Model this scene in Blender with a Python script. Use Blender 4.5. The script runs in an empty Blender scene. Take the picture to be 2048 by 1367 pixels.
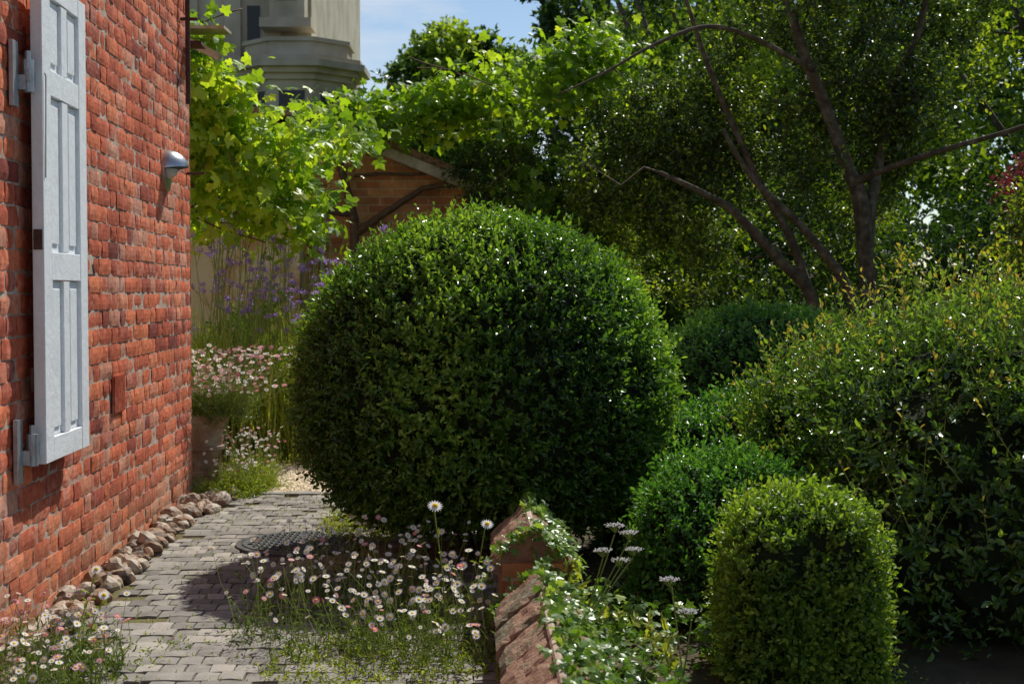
import bpy, math, numpy as np, bmesh, mathutils
rng=np.random.default_rng(11)
R=math.radians
scene=bpy.context.scene
scene.view_settings.view_transform='Standard'
scene.view_settings.look='None'
scene.view_settings.exposure=0

# ------------------------------------------------------------------ helpers
def mklink(o,parent=None):
    scene.collection.objects.link(o)
    if parent is not None: o.parent=parent
    return o
def empty(name,parent=None):
    return mklink(bpy.data.objects.new(name,None),parent)
def norm(a):
    return a/np.maximum(np.linalg.norm(a,axis=-1,keepdims=True),1e-9)
class SN:
    def __init__(s,seed,n=14):
        r=np.random.default_rng(seed); s.k=norm(r.normal(size=(n,3)))*r.uniform(.6,1.9,(n,1)); s.p=r.uniform(0,6.28,n)
    def __call__(s,p,f=1.0):
        return np.sin((np.asarray(p)*f)@s.k.T+s.p).sum(-1)/math.sqrt(len(s.p))
N1=SN(1);N2=SN(2);N3=SN(3)

def npmesh(name,verts,loops,starts,tone,mats,matidx=None,parent=None,smooth=False):
    me=bpy.data.meshes.new(name)
    me.vertices.add(len(verts)); me.vertices.foreach_set('co',np.asarray(verts,np.float32).ravel())
    me.loops.add(len(loops)); me.loops.foreach_set('vertex_index',np.asarray(loops,np.int32))
    me.polygons.add(len(starts)); me.polygons.foreach_set('loop_start',np.asarray(starts,np.int32))
    me.update(calc_edges=True)
    if tone is not None:
        a=me.attributes.new('tone','FLOAT','FACE'); a.data.foreach_set('value',np.asarray(tone,np.float32))
    for m in mats: me.materials.append(m)
    if matidx is not None: me.polygons.foreach_set('material_index',np.asarray(matidx,np.int32))
    me.polygons.foreach_set('use_smooth',np.full(len(starts),smooth,dtype=bool))
    me.update()
    o=bpy.data.objects.new(name,me)
    return mklink(o,parent)

class MB:
    def __init__(s): s.v=[];s.f=[];s.m=[];s.t=[]
    def add(s,vs,fs,mat=0,tone=.5):
        b=len(s.v); s.v.extend([tuple(float(c) for c in v) for v in vs])
        for f in fs: s.f.append([b+i for i in f]); s.m.append(mat); s.t.append(tone)
    def box(s,lo,hi,mat=0,tone=.5,fr=None):
        x0,y0,z0=lo;x1,y1,z1=hi
        vs=[(x0,y0,z0),(x1,y0,z0),(x1,y1,z0),(x0,y1,z0),(x0,y0,z1),(x1,y0,z1),(x1,y1,z1),(x0,y1,z1)]
        if fr: vs=[fr(*v) for v in vs]
        s.add(vs,[(0,3,2,1),(4,5,6,7),(0,1,5,4),(1,2,6,5),(2,3,7,6),(3,0,4,7)],mat,tone)
    def tube(s,pts,radii,n=6,mat=0,tone=.5,cap=True):
        pts=np.asarray(pts,float); k=len(pts)
        if np.isscalar(radii): radii=[radii]*k
        tg=np.gradient(pts,axis=0); tg=norm(tg)
        ref=np.array([.31,.95,.05]) if abs(tg[0][2])>.7 else np.array([0.1,0.05,1.])
        vs=[]
        for i in range(k):
            u=np.cross(tg[i],ref);u/=max(np.linalg.norm(u),1e-6);w=np.cross(tg[i],u)
            for j in range(n):
                a=2*math.pi*j/n; vs.append(pts[i]+radii[i]*(math.cos(a)*u+math.sin(a)*w))
        fs=[]
        for i in range(k-1):
            for j in range(n):
                fs.append((i*n+j,i*n+(j+1)%n,(i+1)*n+(j+1)%n,(i+1)*n+j))
        if cap: fs.append(tuple(range(n-1,-1,-1))); fs.append(tuple((k-1)*n+j for j in range(n)))
        s.add(vs,fs,mat,tone)
    def lathe(s,c,prof,n=32,mat=0,tone=.5):
        vs=[];k=len(prof)
        for r,z in prof:
            for j in range(n):
                a=2*math.pi*j/n; vs.append((c[0]+r*math.cos(a),c[1]+r*math.sin(a),c[2]+z))
        fs=[(i*n+j,i*n+(j+1)%n,(i+1)*n+(j+1)%n,(i+1)*n+j) for i in range(k-1) for j in range(n)]
        s.add(vs,fs,mat,tone)
    def obj(s,name,mats,parent=None,smooth=False):
        loops=[i for f in s.f for i in f]; st=np.cumsum([0]+[len(f) for f in s.f])[:-1]
        return npmesh(name,s.v,loops,st,s.t,mats,s.m,parent,smooth)

# leaf templates (along, across, normal)
OVAL=([(0,0,0),(.3,-.45,.1),(.72,-.38,.08),(1,0,-.06),(.72,.38,.08),(.3,.45,.1)],[(0,1,2,3),(0,3,4,5)])
KITE=([(0,0,0),(.45,-.5,.12),(1,0,-.05),(.45,.5,.12)],[(0,1,2),(0,2,3)])
_half=[(-.12,.22,-.03),(.02,.5,-.06),(.3,.36,.02),(.52,.52,-.08),(.62,.24,.02)]
_out=[(0.04,0,.02)]+_half+[(1,0,-.12)]+[(a,-b,c) for a,b,c in reversed(_half)]
LOBE=([(.35,0,.07)]+_out,[(0,i+1,(i+1)%len(_out)+1) for i in range(len(_out))])
BLADE=([(0,-.5,0),(0,.5,0),(.5,.45,.0),(.5,-.45,.0),(1,0,-.14)],[(0,1,2,3),(3,2,4)])

def scatter(name,pos,axis,nrm,L,W,tone,tmpl,mat,parent=None):
    pos=np.asarray(pos);n=len(pos)
    a=norm(axis); nn=nrm-(nrm*a).sum(-1,keepdims=True)*a; nn=norm(nn); b=np.cross(a,nn)
    T=np.array(tmpl[0]); L=np.broadcast_to(L,(n,)).reshape(n,1,1); Wd=L*W
    V=pos[:,None,:]+a[:,None,:]*T[None,:,0:1]*L+b[:,None,:]*T[None,:,1:2]*Wd+nn[:,None,:]*T[None,:,2:3]*L
    k=len(T); base=(np.arange(n)*k)[:,None]
    fl=np.concatenate([np.array(f) for f in tmpl[1]])
    loops=(base+fl[None,:]).ravel()
    lens=np.array([len(f) for f in tmpl[1]]); st=np.cumsum(np.tile(lens,n))-np.tile(lens,n)
    return npmesh(name,V.reshape(-1,3),loops,st,np.repeat(tone,len(lens)),[mat],None,parent)

# ------------------------------------------------------------------ materials
def newmat(name):
    m=bpy.data.materials.new(name); m.use_nodes=True; nt=m.node_tree; nt.nodes.clear()
    out=nt.nodes.new('ShaderNodeOutputMaterial'); return m,nt,out
def ramp(nt,fac,stops):
    r=nt.nodes.new('ShaderNodeValToRGB'); e=r.color_ramp.elements
    e[0].position=stops[0][0]; e[0].color=(*stops[0][1],1); e[1].position=stops[-1][0]; e[1].color=(*stops[-1][1],1)
    for p,c in stops[1:-1]:
        x=e.new(p); x.color=(*c,1)
    nt.links.new(fac,r.inputs[0]); return r.outputs[0]
def noise(nt,scale,detail=5,rough=.6,vec=None):
    n=nt.nodes.new('ShaderNodeTexNoise'); n.inputs['Scale'].default_value=scale; n.inputs['Detail'].default_value=detail; n.inputs['Roughness'].default_value=rough
    if vec is None:
        g=nt.nodes.new('ShaderNodeNewGeometry'); vec=g.outputs['Position']
    nt.links.new(vec,n.inputs['Vector']); return n.outputs['Fac']
def mixc(nt,fac,a,b,mode='MIX'):
    m=nt.nodes.new('ShaderNodeMix'); m.data_type='RGBA'; m.blend_type=mode
    for s,v in ((m.inputs[0],fac),(m.inputs[6],a),(m.inputs[7],b)):
        if isinstance(v,(int,float)): s.default_value=v
        elif isinstance(v,tuple): s.default_value=(*v,1)
        else: nt.links.new(v,s)
    return m.outputs[2]
def math_(nt,op,a,b=0):
    m=nt.nodes.new('ShaderNodeMath'); m.operation=op
    for s,v in ((m.inputs[0],a),(m.inputs[1],b)):
        if isinstance(v,(int,float)): s.default_value=v
        else: nt.links.new(v,s)
    return m.outputs[0]
def attr(nt,n='tone'):
    a=nt.nodes.new('ShaderNodeAttribute'); a.attribute_name=n; return a.outputs['Fac']
def leafmat(name,stops,trans=.35,tint=(1.5,1.6,.6),rough=.4,spec=.5):
    m,nt,out=newmat(name)
    t=attr(nt); c=ramp(nt,t,stops)
    p=nt.nodes.new('ShaderNodeBsdfPrincipled'); p.inputs['Roughness'].default_value=rough; p.inputs['Specular IOR Level'].default_value=spec
    nt.links.new(c,p.inputs['Base Color'])
    tr=nt.nodes.new('ShaderNodeBsdfTranslucent'); nt.links.new(mixc(nt,1.0,c,tint,'MULTIPLY'),tr.inputs['Color'])
    mx=nt.nodes.new('ShaderNodeMixShader'); mx.inputs[0].default_value=trans
    nt.links.new(p.outputs[0],mx.inputs[1]); nt.links.new(tr.outputs[0],mx.inputs[2]); nt.links.new(mx.outputs[0],out.inputs[0])
    return m
def surf(name,stops,scale=8,rough=.85,bump=.3,bscale=60,tonemix=0,metal=0,spec=.3,detail=5,bdist=.01):
    m,nt,out=newmat(name)
    f=noise(nt,scale,detail)
    if tonemix: f=math_(nt,'ADD',math_(nt,'MULTIPLY',f,1-tonemix),math_(nt,'MULTIPLY',attr(nt),tonemix))
    c=ramp(nt,f,stops)
    p=nt.nodes.new('ShaderNodeBsdfPrincipled'); p.inputs['Roughness'].default_value=rough; p.inputs['Metallic'].default_value=metal; p.inputs['Specular IOR Level'].default_value=spec
    nt.links.new(c,p.inputs['Base Color'])
    if bump:
        b=nt.nodes.new('ShaderNodeBump'); b.inputs['Strength'].default_value=bump; b.inputs['Distance'].default_value=bdist
        nt.links.new(noise(nt,bscale,5,.7),b.inputs['Height']); nt.links.new(b.outputs[0],p.inputs['Normal'])
    nt.links.new(p.outputs[0],out.inputs[0]); return m

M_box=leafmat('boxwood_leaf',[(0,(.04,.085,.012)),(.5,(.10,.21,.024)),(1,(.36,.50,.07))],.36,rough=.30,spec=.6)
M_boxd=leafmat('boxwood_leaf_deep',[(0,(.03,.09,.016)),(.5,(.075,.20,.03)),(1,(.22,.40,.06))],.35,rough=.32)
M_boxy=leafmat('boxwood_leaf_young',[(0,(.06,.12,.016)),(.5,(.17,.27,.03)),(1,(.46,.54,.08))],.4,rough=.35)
M_priv=leafmat('privet_leaf',[(0,(.045,.09,.018)),(.5,(.11,.20,.03)),(.85,(.28,.38,.06)),(1,(.45,.32,.07))],.35,rough=.26,spec=.75)
M_tree=leafmat('tree_leaf',[(0,(.025,.055,.010)),(.4,(.065,.12,.018)),(.7,(.22,.32,.03)),(1,(.45,.52,.06))],.42,(1.7,1.6,.5),rough=.35,spec=.6)  # ramp paints shade and bright sunlit specks into the leaf colour
M_wood=leafmat('woodland_leaf',[(0,(.02,.05,.010)),(.4,(.06,.12,.018)),(.7,(.18,.28,.03)),(1,(.36,.46,.05))],.42,(1.8,1.7,.5))  # dark and bright stops put woodland shade and sun patches into colour
M_vine=leafmat('vine_leaf',[(0,(.10,.20,.018)),(.5,(.24,.38,.03)),(.9,(.44,.56,.06)),(1,(.40,.30,.07))],.50,(1.8,1.7,.5),rough=.40)
M_ivy=leafmat('ivy_leaf',[(0,(.06,.13,.025)),(.6,(.14,.24,.035)),(1,(.34,.42,.09))],.35,rough=.35)
M_weed=leafmat('weed_leaf',[(0,(.09,.13,.02)),(.5,(.22,.27,.035)),(1,(.42,.42,.07))],.42)
M_weedd=leafmat('fleabane_leaf',[(0,(.045,.075,.02)),(.5,(.10,.145,.03)),(1,(.2,.25,.05))],.35)
M_purp=leafmat('purple_leaf',[(0,(.09,.02,.03)),(1,(.22,.05,.06))],.3,(1.6,1,1))
M_white=leafmat('white_petal',[(0,(.88,.88,.86)),(.6,(.85,.80,.81)),(.8,(.78,.42,.54)),(1,(.66,.14,.28))],.25,(1,1,1),rough=.7,spec=.2)
M_yel=surf('yellow_disc',[(0,(.60,.40,.02)),(1,(.8,.55,.03))],200,bump=0)
M_lil=leafmat('lilac_petal',[(0,(.36,.20,.6)),(1,(.60,.42,.8))],.3,(1,1,1),rough=.7)
M_stem=surf('green_stem',[(.3,(.14,.21,.04)),(.7,(.26,.31,.08))],30,.6,0)
M_bark=surf('bark',[(.3,(.045,.034,.022)),(.5,(.10,.078,.05)),(.7,(.20,.175,.12))],14,.9,.8,50)
M_bark2=surf('vine_bark',[(.3,(.08,.045,.028)),(.7,(.19,.12,.07))],20,.9,.8,60)
M_core=surf('dark_core',[(.3,(.010,.016,.005)),(.7,(.024,.032,.009))],30,1,1,40)  # near-black colour for the added opaque cores inside the bushes
M_mort=surf('lime_mortar',[(.3,(.30,.20,.15)),(.5,(.46,.35,.27)),(.7,(.60,.50,.41))],9,.95,.5,120)

def brickmat():
    m,nt,out=newmat('red_brick')
    t=attr(nt); c=ramp(nt,t,[(0,(.28,.065,.048)),(.25,(.47,.11,.06)),(.55,(.64,.16,.078)),(.8,(.74,.22,.10)),(1,(.60,.27,.18))])
    g=nt.nodes.new('ShaderNodeNewGeometry'); z=nt.nodes.new('ShaderNodeSeparateXYZ'); nt.links.new(g.outputs['Position'],z.inputs[0])
    f1=ramp(nt,noise(nt,28,7,.7),[(.33,(.58,.53,.5)),(.6,(1.14,1.10,1.07))])
    c=mixc(nt,1.0,c,f1,'MULTIPLY')
    w=ramp(nt,noise(nt,3.5,7,.75),[(.52,(0,0,0)),(.70,(.5,.5,.5))])
    c=mixc(nt,w,c,(.68,.45,.36))
    dk=ramp(nt,noise(nt,1.7,6,.7),[(.36,(.68,.62,.62)),(.52,(1,1,1))])
    c=mixc(nt,1.0,c,dk,'MULTIPLY')
    lo=nt.nodes.new('ShaderNodeMapRange'); lo.inputs[1].default_value=.75; lo.inputs[2].default_value=.0
    nt.links.new(z.outputs[2],lo.inputs[0])
    dm=math_(nt,'MULTIPLY',lo.outputs[0],noise(nt,9,6,.7))
    c=mixc(nt,ramp(nt,dm,[(.25,(0,0,0)),(.75,(.8,.8,.8))]),c,(.42,.28,.16))
    p=nt.nodes.new('ShaderNodeBsdfPrincipled'); p.inputs['Roughness'].default_value=.9; p.inputs['Specular IOR Level'].default_value=.2
    nt.links.new(c,p.inputs['Base Color'])
    b=nt.nodes.new('ShaderNodeBump'); b.inputs['Strength'].default_value=.6; b.inputs['Distance'].default_value=.005
    nt.links.new(noise(nt,75,7,.75),b.inputs['Height']); nt.links.new(b.outputs[0],p.inputs['Normal'])
    nt.links.new(p.outputs[0],out.inputs[0]); return m
M_brick=brickmat()
M_paint=surf('pale_grey_paint',[(.3,(.70,.72,.74)),(.55,(.80,.82,.84)),(.72,(.72,.73,.73))],9,.55,.35,35)
M_galv=surf('galvanised_steel',[(.3,(.32,.34,.36)),(.7,(.5,.52,.54))],20,.45,.1,80,metal=.7)
M_iron=surf('rusty_iron',[(.3,(.05,.03,.025)),(.7,(.13,.06,.04))],40,.8,.4,90)
M_steel=surf('brushed_steel',[(.3,(.40,.40,.40)),(.7,(.55,.55,.55))],20,.3,.0,metal=.95)
M_glassw=surf('opal_glass',[(0,(.5,.5,.48)),(1,(.5,.5,.48))],2,.3,0)
M_dark=surf('dark_glass',[(0,(.03,.03,.03)),(1,(.05,.05,.05))],2,.25,0,spec=.3)
M_slate=surf('paver',[(.25,(.13,.118,.105)),(.5,(.24,.22,.195)),(.75,(.38,.345,.30))],12,.85,.5,90,tonemix=.45)
M_soil=surf('jointing_soil',[(.3,(.07,.05,.028)),(.5,(.16,.12,.06)),(.62,(.14,.16,.04)),(.8,(.30,.21,.11))],18,.95,1,70)
M_ground=surf('garden_soil',[(.3,(.035,.025,.015)),(.5,(.085,.062,.036)),(.65,(.05,.07,.02)),(.8,(.17,.125,.07))],3,.95,1,30)
M_lawn=surf('lawn_grass',[(.3,(.05,.09,.016)),(.5,(.09,.15,.025)),(.75,(.14,.20,.04))],6,.95,1,40)
M_grav=surf('gravel_stone',[(.2,(.42,.31,.19)),(.5,(.68,.54,.36)),(.8,(.82,.71,.54))],30,.85,.2,100,tonemix=.7)
M_flint=surf('flint',[(.25,(.05,.04,.032)),(.42,(.24,.14,.08)),(.55,(.50,.43,.34)),(.66,(.26,.13,.06)),(.8,(.36,.31,.26))],13,.55,.6,45,tonemix=.4)
M_terra=surf('weathered_terracotta',[(.3,(.20,.12,.085)),(.5,(.34,.21,.15)),(.62,(.40,.34,.28)),(.75,(.24,.21,.17))],7,.85,.4,60)
M_cast=surf('cast_iron',[(.3,(.05,.05,.05)),(.7,(.12,.12,.115))],20,.55,.4,120,metal=.3)
M_tile=surf('clay_coping',[(.25,(.14,.07,.05)),(.42,(.32,.17,.11)),(.54,(.42,.26,.18)),(.64,(.17,.15,.085)),(.8,(.48,.42,.32))],11,.9,1.,50,tonemix=.22,bdist=.02)
M_stone=surf('weathered_render',[(.3,(.30,.26,.185)),(.5,(.46,.41,.31)),(.7,(.56,.52,.41))],1.2,.9,.3,20)
M_cream=surf('flaking_cream_paint',[(.38,(.55,.27,.12)),(.5,(.78,.62,.36)),(.7,(.84,.72,.46))],3,.9,.3,30)
M_oldwood=surf('old_timber',[(.3,(.30,.25,.18)),(.7,(.60,.52,.41))],12,.85,.4,60)
def texbrick(name):
    m,nt,out=newmat(name)
    tc=nt.nodes.new('ShaderNodeTexCoord'); mp=nt.nodes.new('ShaderNodeMapping'); mp.inputs['Rotation'].default_value=(R(90),0,0)
    nt.links.new(tc.outputs['Object'],mp.inputs[0])
    b=nt.nodes.new('ShaderNodeTexBrick'); b.inputs['Scale'].default_value=1; b.inputs['Brick Width'].default_value=.225; b.inputs['Row Height'].default_value=.075; b.inputs['Mortar Size'].default_value=.005
    b.inputs['Color1'].default_value=(.64,.32,.13,1); b.inputs['Color2'].default_value=(.44,.17,.075,1); b.inputs['Mortar'].default_value=(.55,.44,.30,1)
    nt.links.new(mp.outputs[0],b.inputs['Vector'])
    f=ramp(nt,noise(nt,5,6,.7),[(.3,(.5,.48,.45)),(.65,(1.15,1.1,1.0))])
    p=nt.nodes.new('ShaderNodeBsdfPrincipled'); p.inputs['Roughness'].default_value=.9
    nt.links.new(mixc(nt,1.,b.outputs[0],f,'MULTIPLY'),p.inputs['Base Color'])
    bp=nt.nodes.new('ShaderNodeBump'); bp.inputs['Strength'].default_value=.6; bp.inputs['Distance'].default_value=.01; bp.invert=True
    nt.links.new(b.outputs[1],bp.inputs['Height']); nt.links.new(bp.outputs[0],p.inputs['Normal'])
    nt.links.new(p.outputs[0],out.inputs[0]); return m
M_tb=texbrick('old_brick')

# ------------------------------------------------------------------ world, sun, camera
SUN=np.array([.36,.70,1.0]); el=math.atan2(SUN[2],math.hypot(SUN[0],SUN[1])); az=math.atan2(SUN[0],SUN[1])
w=bpy.data.worlds.new('World'); scene.world=w; w.use_nodes=True; nt=w.node_tree
bg=nt.nodes['Background']; sky=nt.nodes.new('ShaderNodeTexSky'); sky.sky_type='NISHITA'; sky.sun_disc=False
sky.sun_elevation=el; sky.sun_rotation=az; sky.dust_density=.3; sky.ozone_density=2.2
tc=nt.nodes.new('ShaderNodeTexCoord'); mp=nt.nodes.new('ShaderNodeMapping'); mp.inputs['Scale'].default_value=(1.5,1.5,6)
nt.links.new(tc.outputs['Generated'],mp.inputs[0])
cf=ramp(nt,noise(nt,2.2,7,.6,mp.outputs[0]),[(.53,(0,0,0)),(.74,(.75,.75,.75))])
nt.links.new(mixc(nt,cf,sky.outputs[0],(8.,8.,8.1)),bg.inputs[0]); bg.inputs[1].default_value=.105
sd=bpy.data.lights.new('sun','SUN'); sd.energy=5; sd.angle=R(.5); sd.color=(1,.97,.88)
so=mklink(bpy.data.objects.new('sun',sd))
so.rotation_euler=mathutils.Vector(tuple(SUN)).to_track_quat('Z','Y').to_euler()
cd=bpy.data.cameras.new('camera'); cd.lens=50; cd.sensor_width=36; cd.clip_end=600
cd.dof.use_dof=True; cd.dof.focus_distance=5.9; cd.dof.aperture_fstop=7
cam=mklink(bpy.data.objects.new('camera',cd)); cam.location=(0,0,1.2); cam.rotation_euler=(R(90-1.97),0,0); scene.camera=cam

# ------------------------------------------------------------------ ground
mb=MB(); mb.add([(-300,-60,0),(300,-60,0),(300,500,0),(-300,500,0)],[(0,1,2,3)]); mb.obj('ground',[M_ground])
mb=MB(); mb.add([(1.5,11.5,.004),(200,11.5,.004),(200,300,.004),(-200,300,.004),(-200,17,.004),(1.5,17,.004)],[(0,1,2,3,4,5)]); mb.obj('lawn',[M_lawn])

# ------------------------------------------------------------------ blocks
wdir=np.array([-.047,1.,0]);wdir/=np.linalg.norm(wdir); wn=np.array([wdir[1],-wdir[0],0])
W0=np.array([-1.695,4.71,0])
def wallf(s,n,z):
    return W0+wdir*s+wn*n+np.array([0,0,z])
def block(mb,a0,a1,b0,b1,fr,h,amp,seed,nx,ny,edge=.006,mat=0,tone=.5,chip=0):
    A=np.linspace(a0,a1,nx);B=np.linspace(b0,b1,ny)
    vs=[]
    for j in range(ny):
        for i in range(nx):
            bd=(i in(0,nx-1))+(j in(0,ny-1))
            a=A[i]+(rng.normal()*.0012);b=B[j]+rng.normal()*.001
            hh=h+amp*float(N1((a*40+seed,b*40,seed*3.1)))-(edge if bd==1 else edge*2 if bd==2 else 0)
            if bd and chip and rng.random()<chip: hh-=edge*1.2
            vs.append(fr(a,b,hh))
    fs=[(j*nx+i,j*nx+i+1,(j+1)*nx+i+1,(j+1)*nx+i) for j in range(ny-1) for i in range(nx-1)]
    per=[i for i in range(nx)]+[j*nx+nx-1 for j in range(1,ny)]+[(ny-1)*nx+i for i in range(nx-2,-1,-1)]+[j*nx for j in range(ny-2,0,-1)]
    pp=[(A[k%nx],B[k//nx]) for k in per]; b0_=len(vs)
    for a,b in pp: vs.append(fr(a,b,-.004))
    n=len(per)
    for k in range(n): fs.append((per[k],b0_+k,b0_+(k+1)%n,per[(k+1)%n]))
    mb.add(vs,fs,mat,tone)

# ------------------------------------------------------------------ brick house
house=empty('brick_house')
S0,S1=-4.2,3.52; ZT=5.0
OPEN=(-1.25,-.17,.62,2.25)
mb=MB()
fr=lambda a,b,h: wallf(a,h,b)
rows=int(ZT/.075)
for r_ in range(rows):
    z0=r_*.075; s=S1-.004; k=r_%2
    first=True
    while s>S0:
        hdr=(k%2==0); ln=.1025 if hdr else .215
        if first and r_%2==1: ln=.16
        first=False; k+=1
        a0,a1=s-ln,s
        if not(a1>OPEN[0] and a0<OPEN[1] and z0+.07>OPEN[2] and z0<OPEN[3]):
            near=(a1>-.6 and z0<3.2)
            t=np.clip(rng.normal(.52,.24),0,1)
            if rng.random()<.07: t=1.
            hb=.0055+rng.normal()*.0014
            c=rng.normal(0,.0012)
            if near: block(mb,a0,a1,z0+.0035+c,z0+.0715+c,fr,hb,.0015,rng.uniform(0,90),7 if not hdr else 4,4,.0024,0,t,.2)
            else: block(mb,a0,a1,z0+.004,z0+.071,fr,hb,.001,rng.uniform(0,90),3,3,.002,0,t)
        s-=ln+.009
mb.obj('brick_facing',[M_brick],house)
mb=MB()
def wbox(s0,s1,n0,n1,z0,z1,m,mat=0,t=.5): m.box((s0,n0,z0),(s1,n1,z1),mat,t,fr=lambda s,n,z:wallf(s,n,z))
wbox(S0,OPEN[0],-.3,0,0,ZT,mb);wbox(OPEN[1],S1,-.3,0,0,ZT,mb);wbox(OPEN[0],OPEN[1],-.3,0,0,OPEN[2],mb);wbox(OPEN[0],OPEN[1],-.3,0,OPEN[3],ZT,mb)
mb.obj('mortar_bed',[M_mort],house)
mb=MB(); wbox(S0,S1-.0,-5,-.302,0,ZT-.01,mb); wbox(S1+.002,S1+.006,-5,.004,0,ZT,mb); mb.obj('side_walls',[M_tb],house)
mb=MB()
e0,e1=wallf(S0-.3,.3,ZT),wallf(S1+.3,.3,ZT); e2,e3=wallf(S1+.3,-5.3,ZT),wallf(S0-.3,-5.3,ZT); r0,r1=wallf(S0+2,-2.5,ZT+2),wallf(S1-2,-2.5,ZT+2)
mb.add([e0,e1,e2,e3,r0,r1],[(0,1,5,4),(1,2,5),(2,3,4,5),(3,0,4),(3,2,1,0)]); mb.obj('roof',[M_tile],house)
mb=MB(); wbox(OPEN[0],OPEN[1],-.14,-.12,OPEN[2],OPEN[3],mb,1)
for a in (OPEN[0],(OPEN[0]+OPEN[1])/2-.025,OPEN[1]-.05): wbox(a,a+.05,-.118,-.06,OPEN[2]+.052,OPEN[3]-.052,mb)
for z in (OPEN[2],OPEN[3]-.05): wbox(OPEN[0],OPEN[1],-.118,-.06,z,z+.05,mb)
mb.obj('window',[M_paint,M_dark],house)
def shutter(name,sa):
    e=empty(name,house); mb=MB()
    wd,z0,z1=.60,.605,2.31; n0,n1=.045,.085
    bx=lambda a,b,c,d,n0=n0,n1=n1:wbox(sa+a,sa+b,n0,n1,c,d,mb)
    st=.105
    bx(0,st,z0,z1);bx(wd-st,wd,z0,z1)
    g=.0015
    for c,d in ((z0,z0+.085),(1.245,1.345),(1.895,1.985),(z1-.07,z1)): bx(st+g,wd-st-g,c,d,n0+.001,n1-.001)
    for c,d in ((z0+.087,1.243),(1.347,1.893),(1.987,z1-.072)):
        bx(wd/2-.04,wd/2+.04,c,d,n0+.002,n1-.003)
        for a,b in ((st+g,wd/2-.042),(wd/2+.042,wd-st-g)):
            bx(a,b,c,d,n0+.008,n0+.024)
            bx(a+.028,b-.028,c+.028,d-.028,n0+.0245,n0+.031)
    o=mb.obj('panelled_leaf',[M_paint],e)
    bv=o.modifiers.new('b','BEVEL'); bv.width=.002; bv.segments=1
    mb=MB()
    for z in (.66,1.94):
        wbox(sa-.135,sa-.075,.012,.026,z-.11,z+.11,mb)
        wbox(sa-.07,sa+.0-.002,.05,.062,z-.02,z+.02,mb)
        mb.tube([wallf(sa-.045,.05,z-.055),wallf(sa-.045,.05,z+.055)],.02,12)
        mb.tube([wallf(sa-.045,.05,z+.055),wallf(sa-.045,.05,z+.085)],.010,10)
        wbox(sa-.078,sa-.045,.026,.05,z-.05,z+.0,mb)
    mb.obj('hinges',[M_galv],e)
    mb=MB()
    wbox(sa+.0-.004,sa+.012,.035,.0448,.86,.94,mb);wbox(sa-.006,sa-.001,.05,.08,1.35,1.42,mb)
    mb.tube([wallf(sa+.6,.08,1.27),wallf(sa+.64,.10,1.27),wallf(sa+.66,.09,1.31)],.005,6)
    mb.tube([wallf(sa+.02,.088,1.96),wallf(sa+.02,.092,1.95),wallf(sa+.02,.088,1.6)],.002,6)
    mb.obj('ironmongery',[M_iron],e)
shutter('window_shutter',.22)
mb=MB()
s=1.54
wbox(s,s+.215,.0085,.012,.665,.84,mb,0,.6)
for i in range(9): wbox(s+.010+i*.0225,s+.022+i*.0225,.0122,.020,.672,.833,mb,0,.35)
mb.obj('air_brick',[M_brick],house)
mb=MB()
mb.tube([wallf(3.25,.045,2.25),wallf(3.25,.045,4.6)],.014,8)
mb.tube([wallf(3.25,.0,2.72),wallf(3.25,.10,2.72)],.010,8)
mb.tube([wallf(3.42,.0,1.88),wallf(3.42,.10,1.88),wallf(3.42,.10,1.93)],.008,6)
wbox(3.36,3.52,.02,.10,2.60,2.62,mb)
mb.obj('iron_rod',[M_iron],house)
lamp=empty('wall_lamp'); c=(2.80,1.85)
mb=MB(); n=20
vs=[];fs=[]
rr=.10
K=8
for i in range(K+1):
    ph=(math.pi/2)*i/K*1.15
    for j in range(n+1):
        th=math.pi*j/n
        y=rr*math.cos(th); z=rr*math.sin(th)*math.cos(ph*.8); o=.012+rr*1.15*math.sin(th)*math.sin(ph*.8)
        vs.append(wallf(c[0]+y,o,c[1]+z))
for i in range(K):
    for j in range(n): fs.append((i*(n+1)+j,i*(n+1)+j+1,(i+1)*(n+1)+j+1,(i+1)*(n+1)+j))
mb.add(vs,fs,0); mb.obj('hood',[M_steel],lamp,True)
mb=MB()
ring=[wallf(c[0]+.108*math.cos(a),.018,c[1]-.01+.108*math.sin(a)) for a in np.linspace(0,2*math.pi,33)[:-1]]
ring2=[p-wn*.018 for p in ring]
mb.add(ring+ring2,[tuple(range(32))]+[(i,32+i,32+(i+1)%32,(i+1)%32) for i in range(32)],0); mb.obj('backplate',[M_steel],lamp)
mb=MB(); 
vs=[]
for i in range(9):
    for j in range(17):
        ph=-math.pi/2*i/8; th=math.pi*j/16
        vs.append(wallf(c[0]+.07*math.cos(th),.019+.05*math.sin(th)*math.cos(ph),c[1]+.05*math.sin(th)*math.sin(ph)))
mb.add(vs,[(i*17+j,i*17+j+1,(i+1)*17+j+1,(i+1)*17+j) for i in range(8) for j in range(16)]); mb.obj('lens',[M_glassw],lamp,True)

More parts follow.
